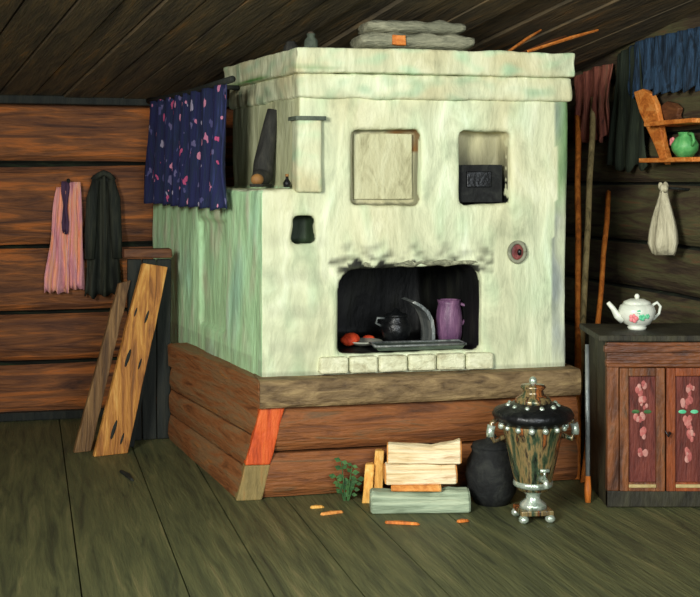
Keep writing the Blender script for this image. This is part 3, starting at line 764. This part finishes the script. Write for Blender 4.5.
# ------------------------------------------------------------------ firewood
def billet(name, px0, px1, y, d, z, r, hgt, mat, lab, seed, rz=0.0, bow=.1, endm='endgrain'):
    """split log lying across; z = its underside"""
    a = atz(px0, d, z); b = atz(px1, d, z); c = (a + b) / 2; c.z += .001
    o = thing(name, lab, 'log', c, rz, 'split logs stacked by the stove base')
    Lh = (b - a).length / 2; m = MB(); rings = []
    sec = [(-.9, 0), (.9, 0), (1.0, .35), (.75, .8), (.2, 1.0), (-.45, .95), (-1.0, .5)]
    for i in range(11):
        t = -1 + 2 * i / 10
        sag = bow * (.018 * max(0, t) ** 2 + .006 * t * t)
        rings.append([(t * Lh, r * x * (1 + .07 * noise.noise((t * 3, x * 2, seed))), hgt * zz * (1 + .12 * noise.noise((t * 2.5, x, seed + 3))) + (sag if zz > .3 else 0)) for x, zz in sec])
    m.loft(rings); m.build('bark', mat, o, bevel=.006)
    for s in (-1, 1):
        m = MB(); m.loft([[(s * Lh, r * .95 * x, hgt * (.05 + .92 * zz) + (bow * (.024 if s > 0 else .006) if zz > .3 else 0)) for x, zz in sec], [(s * (Lh + .004), r * .9 * x, hgt * (.07 + .88 * zz) + (bow * (.024 if s > 0 else .006) if zz > .3 else 0)) for x, zz in sec]])
        m.build('end_grain', mt[endm], o)
    return o
billet('firewood_log', 371, 468, 510, 3.62, 0, .075, .088, mt['loggreen'], 'pale green flat log at the bottom of the small stack', 1, .03, endm='loggreen')
billet('firewood_log', 392, 440, 490, 3.60, .090, .03, .022, mt['endgrain'], 'thin orange stick between the pale green log and the cream logs', 2, -.02)
billet('firewood_log', 385, 455, 485, 3.64, .112, .062, .082, mt['logcream'], 'cream log lying second from the top of the small stack', 3, .05)
billet('firewood_log', 388, 460, 464, 3.645, .198, .056, .076, mt['logcream'], 'cream log topmost of the small stack beside the samovar', 4, -.04, bow=1.0)
for k, (px, d, hh_, top, lab) in enumerate(((377, 3.72, .215, 384, 'tall yellow wood chunk standing at the left end of the log stack'), (367, 3.70, .16, 372, 'shorter yellow wood chunk leftmost beside the log stack'))):
    c = atz(px, d, 0); m = MB(); m.loft([[(-.022, -.02, 0), (.024, -.024, 0), (.018, .02, 0), (-.02, .018, 0)]] + [[(-.020 + .012 * f, -.02 + .05 * f, hh_ * f), (.022 + .012 * f, -.022 + .05 * f, hh_ * f), (.016 + .012 * f, .02 + .05 * f, hh_ * f), (-.018 + .012 * f, .018 + .05 * f, hh_ * f)] for f in (.3, .6, 1)]); m.wob(.003, 14, k)
    for v in m.bm.verts: v.co.z = max(0, v.co.z)
    o = m.build('kindling_chunk', mt['yellow'], None, bevel=.004); o.location = c; tag(o, lab, 'kindling', 'upright kindling by the log stack')
sg = thing('leafy_sprig', 'green leafy sprig lying against the stove base left of the logs', 'sprig', atz(346, 3.72, 0), 0)
m = MB(); stems = []
for k, (dx, hh_) in enumerate(((-.015, .17), (.02, .15), (-.03, .10), (.035, .09))):
    pts = [(dx * .3, 0, 0), (dx * .7, -.005, hh_ * .5), (dx * 1.4, .02, hh_)]; stems.append(pts); m.tube(pts, [.004, .003, .002], 5)
m.build('stem', mt['leaf'], sg)
m = MB()
for pts in stems:
    for f in (.3, .55, .8, 1.0):
        p = lerp(Vector(pts[0]), Vector(pts[2]), f)
        for s in (-1, 1):
            a = random.uniform(-.4, .9); L_ = random.uniform(.025, .04)
            dr_ = Vector((s * math.cos(a), -.3, math.sin(a))).normalized(); sd = dr_.cross(Vector((0, 1, 0))).normalized() * L_ * .32
            vs = [m.bm.verts.new(x) for x in (p, p + dr_ * L_ * .5 + sd, p + dr_ * L_, p + dr_ * L_ * .5 - sd)]
            m.bm.faces.new(vs)
for v in m.bm.verts: v.co.z = max(.004, v.co.z)
m.build('leaves', mt['leaf'], sg, solid=.002)
for k, (px, py, Lx, an, lab, mm) in enumerate(((316, 508, .055, .1, 'small pale wood chip on the floor left of the sprig', 'yellow'), (331, 514, .10, .35, 'longer pale wood chip pointing right near the sprig', 'endgrain'),
        (401, 524, .14, -.22, 'largest orange wood chip in front of the log stack', 'poleor'), (462, 522, .05, .2, 'small orange wood chip right of the log stack', 'poleor'), (127, 476, .20, 2.0 - math.pi, 'short dark stick lying on the open floor below the planks', 'darkwood'))):
    c = G(px, py); m = MB(); w = .014 if k != 4 else .016
    m.loft([[(-Lx / 2, 0, 0), (-Lx / 2 + .01, -w, 0), (Lx / 2, -w * .5, 0), (Lx / 2 + .012, w * .4, 0), (0, w, 0)], [(-Lx / 2 + .004, 0, .010), (-Lx / 2 + .012, -w * .8, .012), (Lx / 2 - .004, -w * .4, .012), (Lx / 2, w * .3, .010), (0, w * .8, .012)]])
    o = m.build('wood_chip' if k != 4 else 'stick', mt[mm], None, bevel=.002); o.location = c; o.rotation_euler = (0, 0, an); tag(o, lab, 'wood chip' if k != 4 else 'stick', 'wood chips on the floor' if k != 4 else None)

# ------------------------------------------------------------------ dark pot shape for shadow, and samovar
ip = thing('shadow_pot', 'black pot shape standing in for the shadow between logs and samovar', 'pot', atz(492, 3.70, 0), 0)  # pot form put where there is only dark shadow
m = MB(); m.lathe([(.001, 0), (.075, 0), (.105, .05), (.118, .12), (.112, .18), (.088, .225), (.094, .245), (.084, .245), (.078, .22), (.001, .20)], n=28); m.build('bowl', mt['iron'], ip, smooth=True)
ip.children[0].data.materials[0] = mt['soot']
m = MB(); m.lathe([(.092, .243), (.085, .262), (.03, .278), (.016, .30), (.001, .302)], n=24); m.build('lid', mt['soot'], ip, smooth=True)
sv = thing('samovar', 'tall shiny metal samovar on the floor in front of the stove', 'samovar', G(533, 519), math.radians(8))
s_ = 3.52 * U / F       # metres per pixel there
def sz(y): return (519 - y) * s_
m = MB()
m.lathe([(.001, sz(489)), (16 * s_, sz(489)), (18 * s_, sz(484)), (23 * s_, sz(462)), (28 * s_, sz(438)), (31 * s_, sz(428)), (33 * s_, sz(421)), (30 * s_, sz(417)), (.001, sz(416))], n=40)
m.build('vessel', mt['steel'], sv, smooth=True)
m = MB(); m.lathe([(31 * s_, sz(424)), (39 * s_, sz(418)), (41 * s_, sz(414)), (38 * s_, sz(409)), (24 * s_, sz(404)), (20 * s_, sz(402)), (.001, sz(402))], n=40); sh = m.build('shoulder', mt['iron'], sv, smooth=True)
sh.data.materials[0] = mt['iron']
for n_, rr_, zz_, q_ in ((15, 32.5, 425, 3.4), (11, 25, 405, 2.8)):
    for i in range(n_):
        a = 2 * math.pi * i / n_ + .2; q = q_ * s_ * random.uniform(.7, 1.15)
        m = MB(); m.ball((rr_ * s_ * math.cos(a), rr_ * s_ * math.sin(a), sz(zz_)), (q, q, q), 8); m.build('bead', mt['silver'], sv, smooth=True)
m = MB(); m.lathe([(19 * s_, sz(403)), (17 * s_, sz(398)), (11 * s_, sz(394)), (10 * s_, sz(390)), (13 * s_, sz(387)), (12 * s_, sz(385)), (.001, sz(384))], n=28); ld = m.build('crown', mt['steel'], sv, smooth=True)
m = MB(); m.ball((0, 0, sz(381)), (4 * s_, 4 * s_, 4.5 * s_)); m.build('finial', mt['silver'], ld, smooth=True)
for s in (-1, 1):
    m = MB(); m.tube([(s * 30 * s_, 0, sz(436)), (s * 40 * s_, 0, sz(440)), (s * 44 * s_, 0, sz(432)), (s * 42 * s_, 0, sz(422)), (s * 37 * s_, 0, sz(418))], 2.6 * s_, 8)
    h = m.build('handle', mt['steel'], sv, smooth=True)
    m = MB(); m.tube([(s * 43.5 * s_, 0, sz(435)), (s * 44 * s_, 0, sz(431)), (s * 42.5 * s_, 0, sz(424))], 4.2 * s_, 10); m.build('grip', mt['silver'], h, smooth=True)
m = MB(); m.lathe([(18 * s_, sz(486)), (20 * s_, sz(484)), (19.5 * s_, sz(480)), (17 * s_, sz(479))], n=32); m.build('lower_band', mt['silver'], sv, smooth=True)
m = MB(); m.lathe([(.001, sz(507)), (14 * s_, sz(507)), (13 * s_, sz(503)), (7 * s_, sz(498)), (7 * s_, sz(494)), (12 * s_, sz(490)), (15 * s_, sz(487)), (.001, sz(486))], n=28); m.build('stem', mt['silver'], sv, smooth=True)
m = MB(); m.box((0, 0, sz(509.5)), (33 * s_, 33 * s_, 5 * s_), None, 2); bs = m.build('foot_plate', mt['steel'], sv, bevel=.004)
for i in range(4):
    a = math.pi / 4 + i * math.pi / 2; m = MB(); m.lathe([(.001, 0), (3 * s_, 0), (5.2 * s_, 2.6 * s_), (5 * s_, 5 * s_), (3 * s_, 8 * s_), (.001, 8 * s_)], (19 * s_ * math.cos(a), 19 * s_ * math.sin(a), 0), n=12); m.build('foot', mt['silver'], bs, smooth=True)
m = MB(); m.tube([(2 * s_, -19 * s_, sz(474)), (3 * s_, -27 * s_, sz(473)), (3 * s_, -33 * s_, sz(474)), (3 * s_, -35 * s_, sz(480))], [4 * s_, 3 * s_, 3 * s_, 2.6 * s_], 10); tp = m.build('tap', mt['silver'], sv, smooth=True)
m = MB(); m.tube([(3 * s_, -29 * s_, sz(472)), (3 * s_, -29 * s_, sz(464))], 1.6 * s_, 8); m.tube([(-1.5 * s_, -29 * s_, sz(464)), (7.5 * s_, -29 * s_, sz(464))], 1.8 * s_, 8); m.build('tap_key', mt['silver'], tp, smooth=True)

# ------------------------------------------------------------------ cabinet
dC = 3.64; sC = dC * U / F
cx0 = atz(607, dC, 0).x; cx1 = atz(723, dC, 0).x; cw = cx1 - cx0; cy = dC * U; cd = .285 * U
cab = thing('cabinet', 'low reddish wooden cupboard with two flower-panelled doors at right', 'cabinet', Vector(((cx0 + cx1) / 2, cy + cd / 2, 0)), 0)
zc = lambda y: (508 - y) * sC
yf = -cd / 2
H = zc(341)
m = MB()
for s in (-1, 1): m.box((s * (cw / 2 - .011), 0, H / 2), (.022, cd, H), None, 3)
m.box((0, cd / 2 - .008, H / 2), (cw, .016, H)); m.box((0, 0, zc(497)), (cw - .03, cd - .02, .02)); m.box((0, 0, H - .012), (cw - .03, cd, .024))
m.build('carcass', mt['cabdark'], cab, bevel=.003)
m = MB(); m.box((0, yf + .010, zc(355)), (cw + .006, .045, 25 * sC), None, 4, 0).wob(.002, 8); m.box((0, yf - .006, zc(349)), (cw + .03, .04, 7 * sC)); m.box((0, yf - .002, zc(362)), (cw + .016, .036, 4 * sC)); m.build('cornice', mt['cabh'], cab, bevel=.006)
m = MB(); m.box((0, yf + .012, zc(499)), (cw, .04, 16 * sC), None, 3, 0); m.build('plinth', mt['cabdark'], cab, bevel=.004)
for s in (-1, 1):
    m = MB(); m.box((s * (cw / 2 - .024), yf + .008, (zc(367) + zc(491)) / 2), (.05, .04, zc(367) - zc(491)), None, 4, 2).wob(.002, 8); m.build('front_stile', mt['cab'], cab, bevel=.004)
m = MB(); m.box((-.005, -.01, H + .012), (cw + .07, cd + .03, .026), None, 5).wob(.003, 6); m.build('top', mt['cabdark'], cab, bevel=.005)
lx = lambda px: (px - 665) * sC
for k, (a, b) in enumerate(((619, 664.3), (665.7, 711))):
    x0, x1 = lx(a), lx(b); zt_, zb_ = zc(368), zc(491); st = 9.0 * sC
    m = MB()
    m.box(((x0 + st / 2), yf - .002, (zt_ + zb_) / 2), (st, .026, zt_ - zb_), None, 4, 2); m.box(((x1 - st / 2), yf - .002, (zt_ + zb_) / 2), (st, .026, zt_ - zb_), None, 4, 2)
    m.box(((x0 + x1) / 2, yf - .002, zt_ - st * .45), (x1 - x0 - 2 * st, .026, st * .9)); m.box(((x0 + x1) / 2, yf - .002, zb_ + st * .5), (x1 - x0 - 2 * st, .026, st))
    dd = m.wob(.0015, 9).build('door', mt['cabred'] if k else mt['cab'], cab, bevel=.004)
    m = MB(); m.box(((x0 + x1) / 2, yf + .006, (zt_ + zb_) / 2), (x1 - x0 - 2 * st + .006, .012, zt_ - zb_ - 1.8 * st + .004))
    m.mi = 1; pcx = (x0 + x1) / 2
    for j, yy in enumerate((388, 402, 420, 434, 456)):
        qx = 2.2 * math.sin(j * 2.3 + k * 1.7)
        for q in range(7):
            an = random.uniform(0, 6.28); d_ = random.uniform(.5, 4.5); a_ = random.uniform(1.6, 3.6); m.mi = 1 if random.random() < .65 else 3
            m.ball((pcx + (qx + d_ * math.cos(an)) * sC, yf - .0005, zc(yy) + d_ * 1.4 * math.sin(an) * sC), (a_ * sC * .8, .0022 + .001 * q / 7, a_ * sC * 1.2), 8)
    m.mi = 2
    for j, yy in enumerate((412,)):
        for s in (-1, 1): m.ball((pcx + s * 6 * sC, yf - .0005, zc(yy)), (4 * sC, .002, 2.0 * sC), 8)
    m.build('flower_panel', [mt['panel'], mt['petal'], mt['mint'] if k else mt['leaf'], mt['petal2']], dd)
    m = MB(); m.box(((x0 + x1) / 2, yf - .016, zb_ + st * .62), (x1 - x0 - 2 * st, .008, 3.4 * sC)); m.build('pale_rail', mt['rail'], dd, bevel=.003)
    if k: m = MB(); m.tube([(x0 + .012, yf - .014, zc(432)), (x0 + .012, yf - .032, zc(432)), (x0 + .002, yf - .038, zc(435)), (x0 - .012, yf - .036, zc(429))], [.005, .005, .004, .003], 8); m.build('handle', mt['iron'], dd, smooth=True)

# teapot
tz = H + .0255
tp0 = Vector((atz(637, dC + .13, 0).x, (dC + .13) * U, tz)); s_ = (dC + .13) * U / F
tea = thing('teapot', 'white china teapot with painted rose standing on the cupboard', 'teapot', tp0, 0)
prof = [(.001, 0), (8.5 * s_, 0), (9.5 * s_, 2.5 * s_), (8.5 * s_, 4 * s_), (13 * s_, 6 * s_), (17.5 * s_, 13 * s_), (18.3 * s_, 19 * s_), (16.5 * s_, 24 * s_), (13 * s_, 26 * s_), (.001, 26 * s_)]
m = MB(); m.lathe(prof, n=32)
def dab(x, z, r, mi):
    m.mi = mi; 
    for k in range(5):
        xx = x + math.cos(k * 1.257) * r * .6; zz = z + math.sin(k * 1.257) * r * .6
        R_ = 17.8 * s_; yy = -math.sqrt(max(0, R_ ** 2 - (xx) ** 2)); m.ball((xx, yy + .001, zz), (r * .6, .003, r * .6), 8)
dab(-7 * s_, 13 * s_, 4 * s_, 1); dab(1 * s_, 14 * s_, 3 * s_, 2); dab(6 * s_, 15 * s_, 2.4 * s_, 2); dab(-2 * s_, 19 * s_, 2 * s_, 2)
m.build('pot_body', [mt['china'], mt['rose'], mt['mint']], tea, smooth=True)
m = MB(); m.lathe([(14 * s_, 25.5 * s_), (13 * s_, 28 * s_), (7 * s_, 30.5 * s_), (.001, 31 * s_)], n=28); li = m.build('lid', mt['china'], tea, smooth=True)
m = MB(); m.ball((0, 0, 33 * s_), (2.6 * s_, 2.6 * s_, 2.8 * s_)); m.build('knob', mt['china'], li, smooth=True)
m = MB(); m.tube([(-14 * s_, 0, 10 * s_), (-20 * s_, 0, 14 * s_), (-24 * s_, 0, 21 * s_), (-29 * s_, 0, 27 * s_)], [5 * s_, 3.6 * s_, 2.6 * s_, 2.1 * s_], 12); m.build('spout', mt['china'], tea, smooth=True)
m = MB(); m.tube([(15 * s_, 0, 24 * s_), (20 * s_, 0, 27 * s_), (23.5 * s_, 0, 23 * s_), (22 * s_, 0, 16 * s_), (16 * s_, 0, 10 * s_)], 1.5 * s_, 8); m.build('handle', mt['china'], tea, smooth=True)

# ------------------------------------------------------------------ poles by the stove
def pole(name, base, top, r, mat, lab, extra=None):
    o = thing(name, lab, 'pole', base, 0, 'poles between stove and cupboard')
    d = top - base; pts = [d * (i / 8) + Vector((noise.noise((i * .7, r * 99, 1)) * .008, 0, 0)) for i in range(9)]
    m = MB(); m.tube(pts, [r * (1 + .12 * noise.noise((i, r * 50, 3))) for i in range(9)], 10)
    for v in m.bm.verts: v.co.z = max(0.0, v.co.z)
    m.build('shaft', mat, o, smooth=True)
    return o
def onRo(px, py, off): return hit(px, py, RIGHT - E * off, E)
def wr_(px, py, off=.02): return onRo(px, py, off)
pole('wooden_pole', atz(577, 3.97, 0), wr_(578, 106, .03), .017, mt['poleor'], 'tall orange wooden pole leaning right beside the stove')
pole('wooden_pole', atz(574, 4.05, 0), wr_(594, 98, .03), .017, mt['polepale'], 'tall khaki wooden pole leaning behind the orange pole')
pole('wooden_pole', atz(583.5, 3.93, 0), wr_(609, 192, .03), .014, mt['poleor'], 'shorter orange pole leaning just behind the cupboard')
pk = thing('iron_poker', 'grey iron bar with orange wooden end leaning on the cupboard side', 'poker', atz(588, 3.70, 0), 0)
tq = Vector((cx0 - .058, (3.74) * U, .71)) - pk.location
m = MB(); m.tube([tq * .12, tq * .5, tq * .97], [.010, .011, .009], 8, .8); m.build('bar', mt['ironsheet'], pk, smooth=True)
m = MB(); m.tube([tq * 0, tq * .07, tq * .16], [.013, .016, .012], 8); 
for v in m.bm.verts: v.co.z = max(0, v.co.z)
m.build('wooden_end', mt['poleor'], pk, smooth=True)

# ------------------------------------------------------------------ right wall
RZ = -math.radians(75)
def hang(name, px0, px1, py0, py1, mat, lab, cat, folds, top=1, bot=1, off=.03, amp=.018, seed=0):
    a, b = onRo(px0, py0, off), onRo(px1, py0, off); w = (b - a).length; mid = onRo((px0 + px1) / 2, py0, off)
    h = mid.z - onRo((px0 + px1) / 2, py1, off).z
    zc_ = ceil_z(mid.x, mid.y) - .03
    z = min(mid.z, zc_); h -= (mid.z - z)
    c_ = (a + b) / 2
    m = cloth(w, h, 34, 18, folds, amp, top, bot, seed, .03)
    if True:
        for v in m.bm.verts:
            xw = c_ + Vector((math.cos(RZ), math.sin(RZ), 0)) * v.co.x
            v.co.z *= 1; 
            zz = z + v.co.z; lim = ceil_z(xw.x, xw.y) - .03
            if zz > lim: v.co.z = lim - z
    o = m.build(name, mat, None, smooth=True, solid=.006); o.location = Vector((c_.x, c_.y, z)); o.rotation_euler = (0, 0, RZ); tag(o, lab, cat); return o
hang('wall_cloth', 577, 614, 48, 140, mt['redbrown'], 'reddish-brown cloth hanging near the ceiling right of the stove', 'cloth', 4, 1, .85, .03, .02, 2)
hang('wall_curtain', 633, 706, 34, 92, mt['blue'], 'blue curtain hanging under the ceiling at the upper right', 'curtain', 7, 1, 1, .03, .02, 4)
hang('wall_cloth', 612, 650, 44, 168, mt['greencloth'], 'dark green cloth hanging between the reddish cloth and orange shelf', 'cloth', 3, .6, 1.0, .03, .014, 6)

# orange shelf
def rl(px, py, off=0):   # local (x along wall from shelf origin, z)
    p = onRo(px, py, .08) - SHO; return p.dot(Vector((math.cos(RZ), math.sin(RZ), 0))), p.z
SHO = onR(664, 164)
sh = thing('wall_shelf', 'orange carved wooden shelf fixed high on the right wall', 'shelf', SHO, RZ)
x_l, z_t = rl(636, 92); x_r = rl(706, 124)[0]; z_s = rl(675, 123)[1]; z_b = rl(680, 160)[1]
dpt = .15
zb0 = z_b - .02
outl = [(rl(a_, b_)[0], rl(a_, b_)[1]) for a_, b_ in ((634, 92), (643, 89), (651, 93), (656, 104), (659, 118), (661, 130), (664, 146), (668, 158), (666, 165), (661, 161), (655, 146), (648, 130), (640, 112))]
m = MB(); m.loft([[(x, -.052, z) for x, z in outl], [(x, -.085, z) for x, z in outl]])
m.wob(.003, 12).build('carved_side', mt['shelf'], sh, bevel=.006)
outl = [(rl(a_, b_)[0], rl(a_, b_)[1]) for a_, b_ in ((655, 106), (661, 101), (668, 103), (673, 108), (671, 115), (674, 122), (660, 124))]
m = MB(); m.loft([[(x, -.02, z) for x, z in outl], [(x, -.05, z) for x, z in outl]])
m.build('carved_crest', mt['brown'], sh, bevel=.006)
x_u = rl(657, 123)[0]
m = MB(); m.box(((x_u + x_r) / 2, -dpt / 2 - .005, z_s), (x_r - x_u, dpt, .022), None, 3, 0).wob(.003, 8); m.build('upper_board', mt['shelf'], sh, bevel=.004)
m = MB(); m.box(((.02 + x_r) / 2, -dpt / 2 - .005, z_b), (x_r - .02, dpt, .022), None, 3, 0).wob(.003, 8); m.build('lower_board', mt['shelf'], sh, bevel=.004)
xg = rl(685, 140)[0]
gj = thing('green_jug', 'bright green round jug with pink mark on the orange shelf', 'jug', SHO + Vector((math.cos(RZ), math.sin(RZ), 0)) * xg - E * .08 + Vector((0, 0, z_b + .013)), RZ)
hg = (z_s - z_b) * .66
m = MB(); m.lathe([(.001, 0), (.036, 0), (.062, hg * .28), (.066, hg * .5), (.050, hg * .74), (.030, hg * .86), (.034, hg), (.026, hg), (.001, hg * .85)], n=24); m.mi = 1
for k in range(5): m.ball((-.035 + .012 * math.cos(k * 1.257), -.048, hg * .62 + .012 * math.sin(k * 1.257)), (.013, .008, .013), 8)
m.build('jug_body', [mt['applegreen'], mt['rose']], gj, smooth=True)
m = MB(); m.tube([(.032, 0, hg * .95), (.07, 0, hg * .9), (.082, 0, hg * .65), (.062, 0, hg * .45)], .008, 8); m.build('handle', mt['applegreen'], gj, smooth=True)

# white pouch
pp = onRo(664, 190, .12) + E * .12
pg_ = thing('wall_peg', 'peg in the right wall carrying the white pouch', 'peg', pp, RZ, 'pegs in the log wall')
m = MB(); m.tube([(0, .03, 0), (0, -.06, .008), (0, -.115, .012)], [.007, .006, .006], 8); m.build('peg_shaft', mt['darkwood'], pg_, smooth=True)
a, b = onR(651, 240), onR(679, 240); w2 = abs((b - a).x) / math.cos(R15) * .0 + (b - a).length * .5
hB = pp.z - onR(665, 250).z
bag = thing('cloth_pouch', 'white cloth pouch tied at the neck hanging on the dark wall', 'pouch', pp - E * .12, RZ)
m = MB(); rings = []; nb = 26
hw = 14.0 * 4.4 * U / F
for i in range(15):
    f = i / 14; r = hw * (.26 + .78 * math.sin(min(1, f * 1.15) * math.pi / 2) ** 1.3) if f < .88 else hw * (1.02 - 1.6 * (f - .88))
    rings.append([(r * math.cos(2 * math.pi * k / nb) * (1 + .07 * math.sin(5 * 2 * math.pi * k / nb)), r * .85 * math.sin(2 * math.pi * k / nb) * (1 + .2 * math.sin(5 * 2 * math.pi * k / nb)), -hB * f - (.012 * math.sin(3 * 2 * math.pi * k / nb) if f > .9 else 0)) for k in range(nb)])
m.loft(rings)
for v in m.bm.verts: v.co = Vector((v.co.x * .3 + v.co.x * .7, v.co.y, v.co.z))
m.build('sack', mt['bag'], bag, smooth=True)
m = MB()
for k in range(5): m.ball((.018 * math.cos(k * 1.3), .010 * math.sin(k * 1.3) - .004, .010 + .010 * (k % 2)), (.016, .012, .02), 8)
m.wob(.004, 40).build('knot', mt['bag'], bag, smooth=True)
m = MB(); m.tube([(.020 * math.cos(t * .7), .014 * math.sin(t * .7), -.012 + .002 * t / 9) for t in range(10)], .004, 6); m.build('tie', mt['cord'], bag, smooth=True)

# ------------------------------------------------------------------ light, world, camera
def area(name, loc, target, size, power, col):
    l = bpy.data.lights.new(name, 'AREA'); l.energy = power; l.size = size; l.color = col
    o = bpy.data.objects.new(name, l); C.objects.link(o); o.location = loc
    o.rotation_euler = (Vector(target) - Vector(loc)).to_track_quat('-Z', 'Y').to_euler(); return o
area('window_light', (-2.45, -.2, 2.5), (0.0, 5.6, 1.1), 1.5, 430, (1, .985, .90))
area('fill_light', (1.6, -1.0, 2.2), (0.6, 5.6, .9), 2.0, 190, (.92, .97, 1))
w = bpy.data.worlds.new('World'); bpy.context.scene.world = w; w.use_nodes = True
bg = w.node_tree.nodes['Background']; bg.inputs['Color'].default_value = (.75, .82, .74, 1); bg.inputs['Strength'].default_value = .40
cd_ = bpy.data.cameras.new('Camera'); cam = bpy.data.objects.new('Camera', cd_); C.objects.link(cam)
cam.location = CAM; cam.rotation_euler = (math.pi / 2, 0, 0)
cd_.sensor_width = 36; cd_.lens = 36 * F / 700; cd_.shift_y = -(298.5 - HZ) / 700; cd_.clip_start = .05
sc = bpy.context.scene; sc.camera = cam
sc.view_settings.view_transform = 'Standard'; sc.view_settings.look = 'None'
